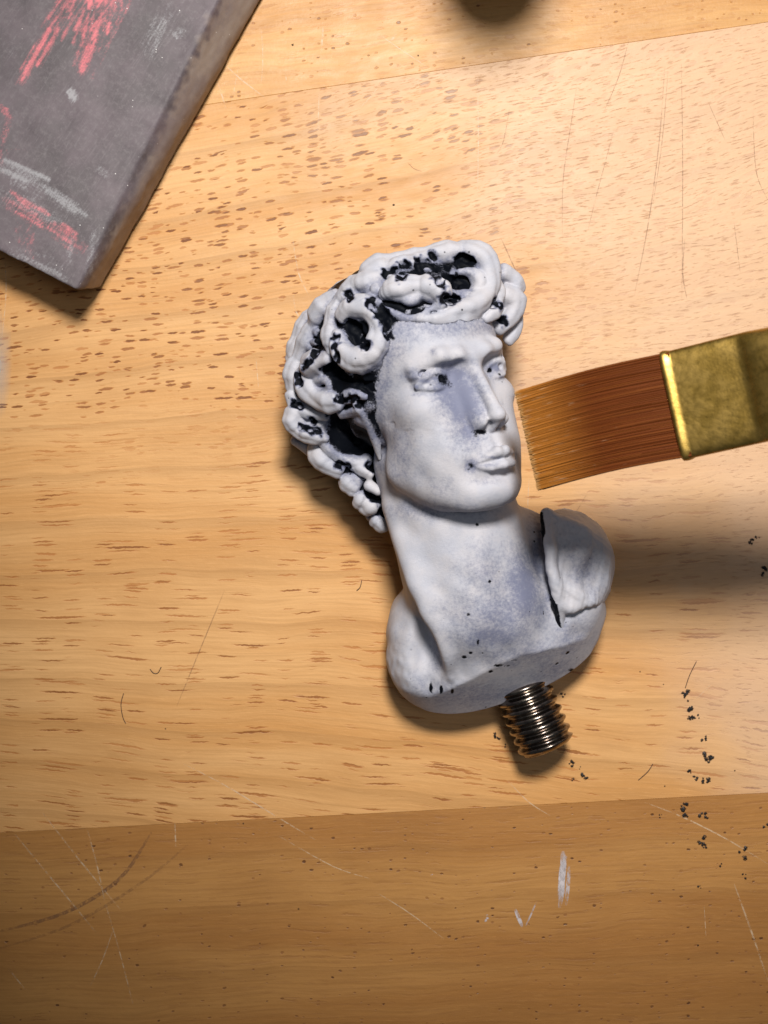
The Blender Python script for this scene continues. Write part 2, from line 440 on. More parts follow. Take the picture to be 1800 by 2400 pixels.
def hair_base(s, H=HEAD):
    s.ell((-3,-22,37), (85,105,95), 0, H)
    s.ell((6,20,76), (62,58,44), 20, H)
    s.ell(P(1095,640,285), (62,55,60), 20)
    s.ell((0,70,-32), (92,80,102), 16, H, 's')
    s.tube([(*P(770,960,150),70),(*P(830,1080,130),55),(*P(885,1180,125),38)], 20)
    s.ell(P(805,1010,190), (42,52,40), 12)
    s.ell(P(718,992,165), (38,36,36), 12)
def build_hair(fig):
    b = Sculpt(); hair_base(b)
    s = Sculpt(); hair_base(s)
    rng = np.random.default_rng(5)
    def lock(pts, k=2, lift=0.62, lobes=True):
        out = []; last = None
        for q in pts:
            u, v, r = q[:3]
            zz = q[3] if len(q) > 3 else None
            if zz is None:
                cand = [x for x in (trace(b, u, v), trace(fig, u, v)) if x is not None]
                zz = max(cand)+lift*r if cand else (last if last is not None else 225)-6
            last = zz
            out.append((*P(u, v, zz), r))
        o = np.array(out)
        for it in range(2):
            if len(o) > 2: o[1:-1,2] = o[1:-1,2]*0.5+0.25*(o[:-2,2]+o[2:,2])
        A = np.array(spline(o, 3)); n = len(A)
        arc = np.concatenate([[0], np.cumsum(np.linalg.norm(np.diff(A[:,:3], axis=0), axis=1))])
        if lobes and arc[-1] > 105 and A[:,3].max() > 15:
            nl = max(2, round(arc[-1]/82)); ph_ = rng.uniform(-.12, .12)
            sw = np.abs(np.sin(np.pi*(arc/arc[-1]*nl+ph_)))
            A[:,3] *= .62+.43*sw**.7
            wv = np.sin(np.pi*(arc/arc[-1]*nl+ph_)); T0 = np.gradient(A[:,:3], axis=0); T0 /= np.linalg.norm(T0, axis=1, keepdims=True)+1e-9
            A[:,:3] += np.cross(T0, V(0,0,1))*(wv*A[:,3]*.2)[:,None]; A[:,2] += 5*sw
        if o[:,3].max() < 13.5:
            if lobes: A[:,2] -= A[:,3]*.35; s.tube(A, 12)
            else: s.tube(A, 4)
            return
        T = np.gradient(A[:,:3], axis=0); T /= np.linalg.norm(T, axis=1, keepdims=True)+1e-9
        S_ = np.cross(T, V(0,0,1)); S_ /= np.linalg.norm(S_, axis=1, keepdims=True)+1e-9
        N_ = np.cross(S_, T); t = np.linspace(0, 1, n)[:,None]
        ph = rng.uniform(0, 6.28); tubes = []
        for (sx, sn, rr) in ((-.42, -.05, .62), (.44, -.1, .58), (0.0, .22, .68)):
            B = A.copy(); tw = .5*np.sin(t*3+ph)
            B[:,:3] += (S_*(sx+.22*tw)+N_*(sn+.25*sx*np.sin(t*4+ph)))*A[:,3:4]
            B[:,3:4] = A[:,3:4]*rr*1.06*(1+.16*np.sin(t*max(6, n*.55)+ph+sx*2))
            tubes.append(B)
        s.strands(tubes, k, 3)
    s.fun('g', lambda p: 4*wobble(p, 80, 7), 0, P(900,850,200), 500)
    for i, L in enumerate(LOCKS): lock(L, lobes=i not in RINGS)
    for (u, v, R, r, st, tn) in CURLS:
        lock([(u+R*(1-.55*x)*math.cos(st+6.283*tn*x), v+R*(1-.55*x)*math.sin(st+6.283*tn*x), r*(1-.35*x)) for x in np.linspace(0, 1, 9)], k=2, lift=.75, lobes=False)
    s.fun('g', lambda p: 0.9*wobble(p, 38, 7, 9), 0, P(900,850,200), 500)
    pits = []
    for (u0, v0, u1, v1, r) in PITS:
        za, zb = trace(s, u0, v0), trace(s, u1, v1)
        za = za or zb or 200; zb = zb or za
        pits.append((P(u0, v0, za-r*.5), P(u1, v1, zb-r*.5), r))
    for a, c, r in pits:
        s.fun('s', lambda p, a=a, c=c, r=r: sd_cone(p+np.stack([wobble(p, 30, 5, k)*3 for k in (2, 9, 17)], -1), a, c, r*1.05, r*.85), 8, (a+c)/2, np.linalg.norm(a-c)/2+r+5)
    # the back of the head, away from the camera
    m = 0
    for i in range(400):
        y = 1-2*(i+.5)/400; ph = i*2.399963
        n = V(math.cos(ph)*math.sqrt(1-y*y), math.sin(ph)*math.sqrt(1-y*y), y)
        q = V(-3,-22,38)+n*V(88,108,98)
        w = HEAD.out(q); nw = HEAD.R@(n/V(88,108,98)); nw /= np.linalg.norm(nw)
        if nw[2] > -0.25 or w[2] < 25 or n[1] > .55 or n[2] < -.55 or i % 4: continue
        a = np.cross(nw, V(0,0,1)); a /= np.linalg.norm(a); bb = np.cross(nw, a)
        R = 20+6*rng.random(); st = rng.uniform(0, 6.28)
        s.tube([(*(w+nw*6+a*R*math.cos(st+x)+bb*R*math.sin(st+x)), 15-1.2*x) for x in np.linspace(0, 5.2, 9)], 6)
    s.plane(V(0,0,2), (0,0,-1), 6)
    return s, b, pits
def build_drape():
    s = Sculpt()
    s.ell(P(1335,1335,120), (94,128,164), 0)
    s.ell(P(1365,1310,110), (62,85,130), 25)
    s.ell(P(1314,1262,112), (66,66,146), 20)
    s.tube(spline([(*P(1300,1222,222),16),(*P(1345,1238,232),18),(*P(1378,1270,220),16),(*P(1398,1325,195),12)], 5), 12)
    s.plane(P(1292,1330,250), (-0.98,-.16,-.1), 4)
    s.plane(P(1360,1430,200), (.15,-.98,.12), 12)
    s.tube(spline([(*P(1279,1205,228),12),(*P(1288,1280,262),13),(*P(1298,1350,268),13),(*P(1308,1412,250),12),(*P(1314,1470,215),8)], 5), 26)
    s.tube(spline([(*P(1309,1412,246),13),(*P(1345,1420,240),18),(*P(1385,1397,216),16),(*P(1412,1345,172),12)], 5), 12)
    s.bump(P(1372,1345,235), (30,34,50), -46)
    s.bump(P(1335,1300,262), (14,50,40), -10)
    s.fun('g', lambda p: 1.5*wobble(p, 60, 9, 4)+.5*wobble(p, 16, 7, 4), 0, P(1340,1330,150), 300)
    s.plane(V(0,0,4), (0,0,-1), 20)
    return s
RINGS = (0, 8, 9, 19)
CURLS = [(738,792,22,13,2.0,.95),(714,862,17,12,3.5,-.9),(778,722,18,12,1.0,.9),(862,668,22,13,.5,-.95),(935,640,20,13,2.6,.9),(1000,618,18,12,4.0,-.9),(1190,655,19,12,.3,.9),(1200,722,19,12,5.0,-.9),
 (716,990,17,12,1.5,.9),(772,1068,19,13,4.4,-.9),(828,1132,17,12,2.2,.9),(866,1182,17,12,.6,-.9),(760,905,20,13,3.1,.9),(958,690,20,13,5.6,.85)]
PITS = [(815,692,822,700,8),(872,708,880,722,13),(890,725,905,765,14),(830,762,845,790,15),(850,795,862,812,11),
 (786,792,792,842,8),(770,862,830,890,15),(845,893,880,908,9),(748,790,738,835,9),(725,845,712,860,7),(700,878,704,900,8),
 (905,642,922,636,8),(948,622,940,652,9),(985,620,1015,625,15),(1020,640,1032,665,12),(1055,652,1072,662,14),(1080,603,1108,610,11),
 (1042,700,1070,702,10),(955,735,985,728,7),(1158,706,1170,716,9),(1170,748,1180,756,7),(905,782,915,790,8),
 (712,1004,745,1012,8),(733,982,737,988,6),(782,978,800,992,14),(810,990,835,1035,14),(795,1088,815,1092,9),(862,1092,868,1100,7),
 (860,1155,885,1175,8),(890,1198,905,1206,7),(690,948,705,952,6),(792,938,835,932,6),(845,945,838,952,6),(1012,598,1018,606,5)]
LOCKS = [
 # ring curl over the temple
 [(806,745,20),(825,722,23),(862,722,24),(888,752,25),(890,797,25),(868,832,25),(828,842,26),(797,818,25),(790,790,20)],
 [(800,700,14),(778,745,19),(770,790,20),(778,825,14)],
 [(790,694,20),(750,742,25),(720,805,26),(698,865,24),(692,920,18)],
 [(735,730,18,190),(700,790,22,180),(680,840,18,170)],
 [(768,842,18),(735,860,30),(722,895,34),(742,925,32),(790,932,22),(830,925,15),(858,930,9)],
 [(682,925,13),(700,955,15),(745,972,14),(800,968,12),(842,960,10)],
 [(706,950,19,200),(694,985,24,205),(706,1014,24,205),(740,1025,18,215),(765,1030,12,220)],
 [(690,945,14,190),(720,960,18,210)],
 # ear and the hair behind it
 [(762,972,13),(750,1005,14),(768,1045,15),(805,1072,17),(845,1085,17),(862,1075,12)],
 [(838,948,10),(864,990,11),(880,1035,9),(890,1075,5)],
 [(742,1045,22,175),(760,1075,28,175),(795,1098,22,180)],
 [(812,1125,24,165),(832,1140,23,170)],
 [(850,1170,25,165),(868,1188,25,165)],
 [(884,1218,21,150),(898,1232,20,150)],
 [(840,1098,15,195),(868,1112,12,200)],
 [(866,1138,13,195),(885,1150,11,200)],
 [(700,1025,18,140),(735,1055,18,140)],
 # fringe and crown
 [(898,690,17),(925,672,27),(970,668,30),(1012,680,28),(1030,706,17),(1012,722,9)],
 [(915,728,7),(945,744,9),(975,742,9),(998,728,7)],
 [(1045,600,15),(1085,588,22),(1128,600,26),(1148,640,26),(1142,690,24),(1110,718,22),(1060,732,17),(1020,748,10)],
 [(1075,640,9),(1108,640,15),(1128,668,18),(1105,690,17),(1065,688,10),(1035,680,7)],
 [(1008,588,18),(1040,600,22),(1060,625,15),(1052,660,9)],
 [(795,706,18),(835,668,26),(895,634,30),(975,606,30),(1050,594,24),(1100,592,14)],
 [(820,688,15),(838,668,22),(880,652,24),(935,632,24),(985,616,20)],
 [(830,700,10),(850,706,12),(870,690,9)],
 [(985,745,8),(1040,752,12),(1100,748,12),(1140,735,9)],
 [(1150,640,10),(1170,680,14),(1160,722,15),(1138,745,11)],
 [(1178,640,20,280),(1200,655,20,270),(1212,680,16,260)],
 [(1185,690,24,280),(1205,705,26,270),(1196,738,24,270),(1165,765,18,290)],
 [(1208,740,16,240),(1204,775,18,245),(1190,795,13,250)],
 [(1140,700,12),(1158,740,12),(1172,775,8)],
 [(850,868,9),(872,858,8),(890,848,5)],
]
# ================================================================ table top of glued boards
M_mid = wood('pale_board_wood', (.65,.368,.150), (.55,.272,.086), (.21,.062,.007), .035, .00020, 1.0, 1.0, 0, 1.0, 1.0, .42, 0.0, 150.0)
M_top = wood('amber_board_wood', (.60,.33,.115), (.50,.24,.066), (.20,.07,.016), .12, .0, .35, .25, .9, .5, 0, .36, 77.0)
M_low = wood('honey_board_wood', (.45,.225,.068), (.36,.16,.042), (.14,.055,.017), .03, .0, .15, .5, 1.0, .6, 0, .34, 31.0)
table = empty('table_top', (0,0,0)); tag(table, kind='structure')
table['label'] = 'worn pale wooden table top of glued boards'
def board(name, a, b, c, d, mat):
    """a,b top edge left/right, c,d bottom edge right/left in picture coordinates"""
    def w(q, z): return (q[0]-900, -(q[1]-1200), z)
    ins = .7
    T = [w(a,0), w(b,0), w(c,0), w(d,0)]
    up = [(T[0][0],T[0][1]-ins-.15,0),(T[1][0],T[1][1]-ins-.15,0),(T[2][0],T[2][1]+ins+.15,0),(T[3][0],T[3][1]+ins+.15,0)]
    mid = [(T[0][0],T[0][1]-.15,-ins),(T[1][0],T[1][1]-.15,-ins),(T[2][0],T[2][1]+.15,-ins),(T[3][0],T[3][1]+.15,-ins)]
    lo = [(p[0],p[1],-300) for p in mid]
    V_ = up+mid+lo
    Fc = [(3,2,1,0)]
    for k in (0, 4):
        for i in range(4):
            j = (i+1)%4; Fc.append((k+i, k+j, k+4+j, k+4+i))
    Fc.append((8,9,10,11))
    return mesh_obj(name, V_, Fc, mat, table, smooth=False)
def ln(x, x0, y0, sl): return y0+sl*(x-x0)
XL, XR = -1700, 3500
t0, t1 = ln(XL,620,225,-.147), ln(XR,620,225,-.147)
b0, b1 = ln(XL,0,1952,-.052), ln(XR,0,1952,-.052)
board_top = board('board', (XL,-1400),(XR,-1400),(XR,t1),(XL,t0), M_top)
board_mid = board('board', (XL,t0),(XR,t1),(XR,b1),(XL,b0), M_mid)
board_low = board('board', (XL,b0),(XR,b1),(XR,3900),(XL,3900), M_low)
board_top['label'] = 'amber board behind the upper joint'; board_mid['label'] = 'wide pale board with dark pore dashes'; board_low['label'] = 'darker honey coloured board in front'
def which(v, u):
    if v < ln(u,620,225,-.147): return board_top
    if v > ln(u,0,1952,-.052): return board_low
    return board_mid
# ---------------------------------------------------------------- scratches, paint and fibres
def flat_mat(name, color, rough, dens, scale, sx=1.0, sy=1.0):
    N = Nodes(name); p = N.px(); x, y, z = N.sep(p)
    n = N.noise(N.comb(N.math('MULTIPLY', x, sx/scale), N.math('MULTIPLY', y, sy/scale)), 1.0, 3, .65)
    a = N.math('MULTIPLY', N.ramp(n, 1-dens-.12, 1-dens+.12), N.attr('fade'))
    return N.set(color=color, rough=rough, alpha=a)
M_scr_l = flat_mat('pale_scratch', (.80,.62,.42), .5, .52, 14)
M_scr_d = flat_mat('dark_scratch', (.20,.095,.05), .6, .55, 12)
M_black = flat_mat('black_paint', (.012,.012,.014), .45, .60, 6)
M_white = flat_mat('pale_paint', (.60,.55,.57), .6, .54, 13, 1.5, .8)
M_patch = flat_mat('grey_patch', (.50,.49,.46), .6, .62, 120)
rs = random.Random(4)
def strip(name, pts, w, mat, z=.35, fade=.8):
    A = np.array(spline([(u-900, 1200-v, 0) for u, v in pts], 6)); n = len(A)
    T = np.gradient(A, axis=0); T /= np.linalg.norm(T, axis=1, keepdims=True)
    S = np.stack([-T[:,1], T[:,0], 0*T[:,0]], 1)
    t = np.linspace(0, 1, n); ww = w*(.35+.65*np.sin(np.pi*np.clip(t,.02,.98))**.6)
    Vv = np.concatenate([A+S*ww[:,None]/2, A-S*ww[:,None]/2]); Vv[:,2] = z
    Fq = np.array([(i, i+n, i+n+1, i+1) for i in range(n-1)])
    m = len(pts)//2
    f = fade*np.sin(np.pi*np.clip(t,.04,.96))**.5
    return mesh_obj(name, Vv, Fq, mat, which(pts[m][1], pts[m][0]), False, {'fade': np.concatenate([f,f])}, (A[n//2][0], A[n//2][1], 0))
for pts, w in [([(525,150),(570,190),(622,230)],4),([(612,60),(616,140),(612,195)],3),([(686,560),(700,640),(725,695)],4),([(687,690),(694,730),(712,758)],4),
  ([(1170,310),(1260,328),(1350,330),(1500,308)],4),([(880,75),(945,120),(1018,168)],3),([(905,178),(870,225),(838,258)],3),([(508,185),(530,255)],4),
  ([(35,1955),(130,2070),(225,2185)],4),([(100,1905),(190,2020),(285,2135)],4),([(205,1945),(228,2030),(245,2110)],4),([(245,2110),(280,2230),(312,2355)],3),
  ([(430,1790),(530,1842),(650,1915),(745,1972)],4),([(265,2180),(240,2250),(212,2310)],3),([(20,2270),(60,2320)],3),([(410,1930),(412,1985)],4),([(655,1960),(780,2030),(870,2060)],3),
  ([(1720,2070),(1760,2180),(1800,2300)],5),([(1510,1880),(1600,1915),(1700,1965),(1800,2025)],4),([(1190,1830),(1240,1880),(1290,1912)],3),([(1240,1120),(1235,1220)],3),
  ([(560,150),(540,260)],2),([(12,610),(14,690),(4,800)],3),([(752,125),(758,60)],6),([(915,95),(930,80)],8),([(668,170),(672,190)],3),([(1119,180),(1121,330),(1119,470)],4),
  ([(745,310),(748,215)],3),([(1650,2120),(1655,2200)],2),([(600,840),(606,910)],3),([(880,2090),(960,2140),(1040,2200)],3),([(1630,1640),(1670,1600)],2)]:
    strip('scratch', pts, w*.8, M_scr_l, .35, .5)
for pts, w in [([(527,1382),(470,1520),(414,1656)],3.5),([(1175,560),(1200,615),(1225,672)],4),([(1558,155),(1545,330),(1520,520),(1487,690)],3.5),([(1566,160),(1552,330),(1530,480)],2.5),
  ([(1597,150),(1600,400),(1598,700)],3),([(1475,90),(1450,180),(1415,262)],3),([(1352,200),(1340,280),(1320,420),(1318,560)],2.5),([(1440,300),(1400,450),(1378,540)],2.5),
  ([(1765,260),(1772,400),(1800,470)],3),([(1380,1150),(1350,1200),(1335,1215)],2.5),([(1605,560),(1600,640),(1610,700)],4),([(1195,250),(1180,330),(1165,360)],2.5),
  ([(955,380),(970,395),(990,402)],3),([(1660,240),(1700,330)],2.5),([(1720,520),(1735,640)],2.5),([(905,580),(912,650)],2)]:
    strip('scratch', pts, w*.75, M_scr_d, .35, .36)
strip('grain_line', [(-10,2185),(150,2140),(280,2060),(355,1950)], 9, M_scr_d, .3, .5)
strip('grain_line', [(-10,2225),(160,2170),(330,2070),(440,1980)], 7, M_scr_d, .3, .25)
def fleck(name, u, v, r, n, mat, sx=1.0, sy=1.0, fade=1.0, rot=0):
    Vv, Fc, fd = [], [], []
    for k in range(n):
        a0 = rs.uniform(0, 6.28); d = r*math.sqrt(rs.random())*(0 if n == 1 else 1)
        cx, cy = d*math.cos(a0)*sx, d*math.sin(a0)*sy
        cx, cy = cx*math.cos(rot)-cy*math.sin(rot), cx*math.sin(rot)+cy*math.cos(rot)
        q = (r*rs.uniform(.25,.6)) if n > 1 else r
        i0 = len(Vv); m = 11
        Vv.append((cx, cy, .6+(q*.55 if mat is M_black else 0))); fd.append(fade*1.2)
        for j in range(m):
            an = 6.283*j/m; rr = q*rs.uniform(.55,1.1)
            px_, py_ = rr*math.cos(an)*(sx if n == 1 else 1), rr*math.sin(an)*(sy if n == 1 else 1)
            Vv.append((cx+px_, cy+py_, .5+.02*k)); fd.append(fade*(.55 if name != 'soft_patch' else 0))
        for j in range(m): Fc.append((i0, i0+1+j, i0+1+(j+1)%m))
    o = (u-900, 1200-v, 0)
    return mesh_obj(name, np.array(Vv)+np.array(o), Fc, mat, which(v, u), False, {'fade': fd}, o)
for a in [(1610,1630,14,7),(1612,1655,15,7),(1622,1678,14,6),(1634,1680,8,4),(1650,1728,11,5),(1655,1778,16,6),(1668,1784,11,5),(1618,1812,10,5),(1628,1826,9,5),(1652,1832,13,8),
  (1600,1885,14,6),(1606,1905,14,6),(1650,1912,12,6),(1547,1912,6,3),(1645,1970,14,6),(1652,1982,10,4),(1745,2053,8,3),(1745,1998,16,5),(1760,1268,10,5),(1775,1262,7,3),(1790,1340,13,6),
  (1318,1628,8,4),(1165,1725,10,6),(1185,1750,7,3),(1340,1793,12,5),(1372,1818,12,6),(1345,1825,8,4),(1795,1940,12,4),(1636,2215,4,1),(1558,1842,3,1),(1722,1806,3,1),(1360,1800,5,2),
  (1370,1520,3,1),(1500,1574,2.5,1),(1555,1604,2.5,1),(1640,2080,8,3),(1690,2030,9,3),(700,2130,3,1),(570,1930,3,1),(388,1708,2.5,1),(923,480,4,1),(980,130,3,1),(686,105,4,1)]:
    fleck('paint_fleck', a[0], a[1], a[2]*.8, a[3], M_black)
for q in range(9):
    a0 = rs.uniform(1975, 2060); a1 = min(a0+rs.uniform(45, 100), 2155); x0 = 1316+rs.gauss(0, 9)-(a0-2060)*-.03
    strip('paint_smear', [(x0+4, a0), (x0+rs.gauss(0, 2), (a0+a1)/2), (x0-3, a1)], rs.uniform(7, 15), M_white, .4+.03*q, rs.uniform(.6, 1.0))
strip('paint_smear', [(1207,2130),(1216,2152),(1224,2172)], 9, M_white, .4, .9)
strip('paint_smear', [(1232,2170),(1246,2140),(1258,2112)], 4, M_white, .4, .7)
fleck('paint_smear', 1142,2150,8,3, M_white, .6, 1.2, .8, -.4)
fleck('paint_smear', 1012,2048,4,2, M_white, .7, 1.2, .7)
fleck('soft_patch', 0,850,60,1, M_patch, .7, 3.0, .4)  # soft grey patch at the left edge, fading out to its rim
# loose hairs: real thin fibres lying on the boards
M_fib = Nodes('brown_fibre').set(color=(.06,.03,.02), rough=.5)
def fibre(pts, label, r=.9):
    A = np.array(spline([(u-900, 1200-v, 1.6+.8*(i % 2)) for i, (u, v) in enumerate(pts)], 5)); o = A[0].copy(); o[2] = 0
    Vv, Fq = [], []; n = len(A); T = np.gradient(A, axis=0); T /= np.linalg.norm(T, axis=1, keepdims=True)
    for i in range(n):
        S = np.cross(T[i], V(0,0,1)); N_ = np.cross(S, T[i])
        for j in range(5):
            a = 6.283*j/5; Vv.append(A[i]+r*(S*math.cos(a)+N_*math.sin(a)))
    for i in range(n-1):
        for j in range(5): Fq.append((i*5+j, i*5+(j+1)%5, (i+1)*5+(j+1)%5, (i+1)*5+j))
    tag(mesh_obj('loose_hair', Vv, Fq, M_fib, None, True, None, o), label, 'hair', 'loose hairs on the boards')
fibre([(1530,1790),(1518,1808),(1496,1828)], 'short dark hair lying on the pale board right of the bolt end')
fibre([(290,1625),(284,1650),(288,1680),(295,1695)], 'thin curved hair on the pale board near its left end, above the lower joint')
fibre([(352,1568),(360,1577),(370,1577),(378,1563)], 'tiny hooked hair on the pale board left of the bust base')
fibre([(848,1360),(844,1376),(836,1384)], 'small dark hair on the pale board left of the bust neck')
fibre([(1632,1550),(1616,1582),(1606,1612)], 'fine straight hair just above the trail of black paint flecks')
# ================================================================ stone block
def build_stone():
    s = Sculpt()
    T_ = 160
    s.ell((-900, 1400, 80), (2500, 2500, 900), 0)
    s.plane(V(0,0,T_), (0.02,0.01,1), 3)
    s.plane(V(0,0,16), (0,0,-1), 10)
    a = P(0,584,T_-6); s.plane(a, (-.46,-.888,-.22), 5)                    # front face, slightly undercut
    p0, p1, p2 = P(612,0,30), P(221,690,112), P(508,0,T_)
    n = np.cross(p1-p0, p2-p0); n = n if n[2] > 0 else -n
    s.plane(p0, n, 6)
    s.plane(P(610,0,20), (.874,-.485,.02), 10)
    s.plane(P(-520,-300,100), (-1,0,0), 10); s.plane(P(-300,-560,100), (-.5,.86,0), 10)
    for u, v, r, am in [(300,415,20,-6),(318,372,26,-8),(345,320,18,-6),(372,250,22,-7),(285,445,12,-5),(262,520,26,-3),(395,190,16,-4),(250,420,20,-3),(420,120,20,-4)]:
        s.bump(P(u, v, T_), (r, r*1.3, r), am)
    s.fun('g', lambda p: .8*wobble(p, 90, 7, 3)+.35*wobble(p, 26, 7, 13), 0, P(100,200,100), 1500)
    return s
def seg_d(p, a, b):
    a = np.array(a, float); b = np.array(b, float); ba = b-a
    h = np.clip(((p-a)@ba)/(ba@ba), 0, 1); return np.linalg.norm(p-a-h[:,None]*ba, axis=1)
def stone_obj():
    v, Q = surface(build_stone(), (-1500, 480, 0), (-190, 1800, 240), 4.2)
    f = HC/(HC-160.0); uv = np.stack([900+v[:,0]*f, 1200-v[:,1]*f], 1)      # chalk was drawn on the flat top
    def strokes(L):
        m = np.zeros(len(v))
        for a, b, w0, s0 in L:
            a, b = np.array(a, float), np.array(b, float); d_ = b-a; ln_ = np.linalg.norm(d_); d_ /= ln_; n_ = V(-d_[1], d_[0])
            m = np.maximum(m, .58*s0*np.clip(1.25-seg_d(uv, a, b)/w0, 0, 1))
            for q in range(int(5+w0*.45)):
                off = rs.gauss(0, .42)*w0; t0_, t1_ = rs.uniform(-.12, .45), rs.uniform(.5, 1.12)
                a2, b2 = a+d_*ln_*t0_+n_*off, a+d_*ln_*t1_+n_*(off+rs.gauss(0, .12)*w0)
                m = np.maximum(m, s0*rs.uniform(.35, 1.05)*np.clip(1.3-seg_d(uv, a2, b2)/rs.uniform(4, 8), 0, 1))
        return m
    pink = strokes([((190,-40),(118,70),36,.85),((118,70),(52,188),22,1),((245,-60),(235,20),66,1.05),((230,20),(205,110),46,1),((205,110),(190,165),22,1),((290,0),(262,80),20,.7),
      ((262,80),(222,180),13,.5),((0,245),(24,275),9,.8),((24,275),(8,345),10,.7),((0,340),(60,350),10,.35),((20,472),(100,520),30,.85),((100,520),(196,585),24,.9),((40,515),(75,600),18,.5),((75,530),(70,590),10,.5),((0,350),(10,400),12,.5),((120,330),(160,355),8,.3)])
    white = strokes([((0,392),(100,440),22,.75),((100,440),(195,505),20,.7),((0,450),(150,520),34,.45),((395,20),(345,135),26,.5),((165,215),(172,235),14,.9),((420,70),(425,80),14,.7),((150,650),(40,600),14,.6),((220,540),(205,640),14,.45),((0,590),(150,640),30,.35),((255,410),(230,395),12,.45),((170,560),(160,620),8,.5),((-80,30),(60,150),60,.2)])
    a_, b_ = V(208,668), V(508,0); dr_ = (b_-a_)/np.linalg.norm(b_-a_)
    ed = (uv-a_)@V(-dr_[1], dr_[0])+7*wobble(v.astype(F4), 60, 6, 8)+4*wobble(v.astype(F4), 20, 6, 18)
    ed = np.where(uv[:,1] > 668, -ed*0-20, ed)
    edge = np.clip(ed/14+.3, 0, 1)
    edge = np.maximum(edge, np.clip((140-v[:,2])/20, 0, 1))
    N = Nodes('grey_stone'); p = N.px(); x, y, z = N.sep(p)
    al = N.math('ADD', N.math('MULTIPLY', x, .55), N.math('MULTIPLY', y, .83)); ac = N.math('SUBTRACT', N.math('MULTIPLY', x, .83), N.math('MULTIPLY', y, .55))
    n1 = N.noise(p, 1/140, 5, .6); n2 = N.noise(p, 1/9, 3, .7)
    stk = N.noise(N.comb(N.math('MULTIPLY', ac, 1/4.5), N.math('MULTIPLY', al, 1/46)), 1.0, 4, .7)
    gr = N.noise(p, 1/4, 2, .7)
    c = N.mix(N.ramp(n1, .3, .7), (.082,.070,.078), (.128,.102,.118))
    c = N.mix(N.math('MULTIPLY', N.ramp(n2, .45, .75), .35), c, (.20,.18,.19))
    c = N.mix(N.math('MULTIPLY', N.ramp(stk, .5, .75), .20), c, (.27,.25,.27))
    c = N.mix(N.math('MULTIPLY', N.attr('edge'), .75), c, N.mix(N.ramp(n1, .35, .65), (.36,.30,.26), (.22,.18,.175)))
    wm = N.ramp(N.math('ADD', N.attr('white'), N.math('MULTIPLY', N.math('ADD', stk, gr), .8)), 1.0, 1.7)
    c = N.mix(N.math('MULTIPLY', wm, .5), c, (.46,.47,.50))
    grain = N.math('ADD', N.math('MULTIPLY', stk, .9), N.math('MULTIPLY', gr, .8))
    n4 = N.noise(p, 1/34, 4, .7)
    pm = N.ramp(N.math('ADD', N.attr('pink'), N.math('ADD', grain, N.math('MULTIPLY', N.math('SUBTRACT', n4, .5), .9))), 1.2, 2.2)
    pm = N.math('MULTIPLY', pm, N.ramp(N.attr('pink'), 0.0, .25))
    c = N.mix(N.math('MULTIPLY', pm, .9), c, (.74,.18,.21))
    sp = N.voro(p, 1/13); spk = N.ramp(sp.outputs['Distance'], .12, .05)
    spk = N.math('MULTIPLY', spk, N.ramp(N.sep(sp.outputs['Color'])[0], .9, .95))
    c = N.mix(spk, c, (.7,.68,.68))
    h = N.math('ADD', N.math('MULTIPLY', n2, .5), N.math('MULTIPLY', gr, .35))
    mat = N.set(color=c, rough=.62, normal=N.bump(h, 1.6, .45), spec=.4)
    o = mesh_obj('stone_block', v, Q, mat, None, True, {'pink': pink, 'white': white, 'edge': edge}, (-900, 1100, 0))
    return tag(o, 'dark grey stone block with smeared pink and white chalk marks', 'stone')
stone_obj()
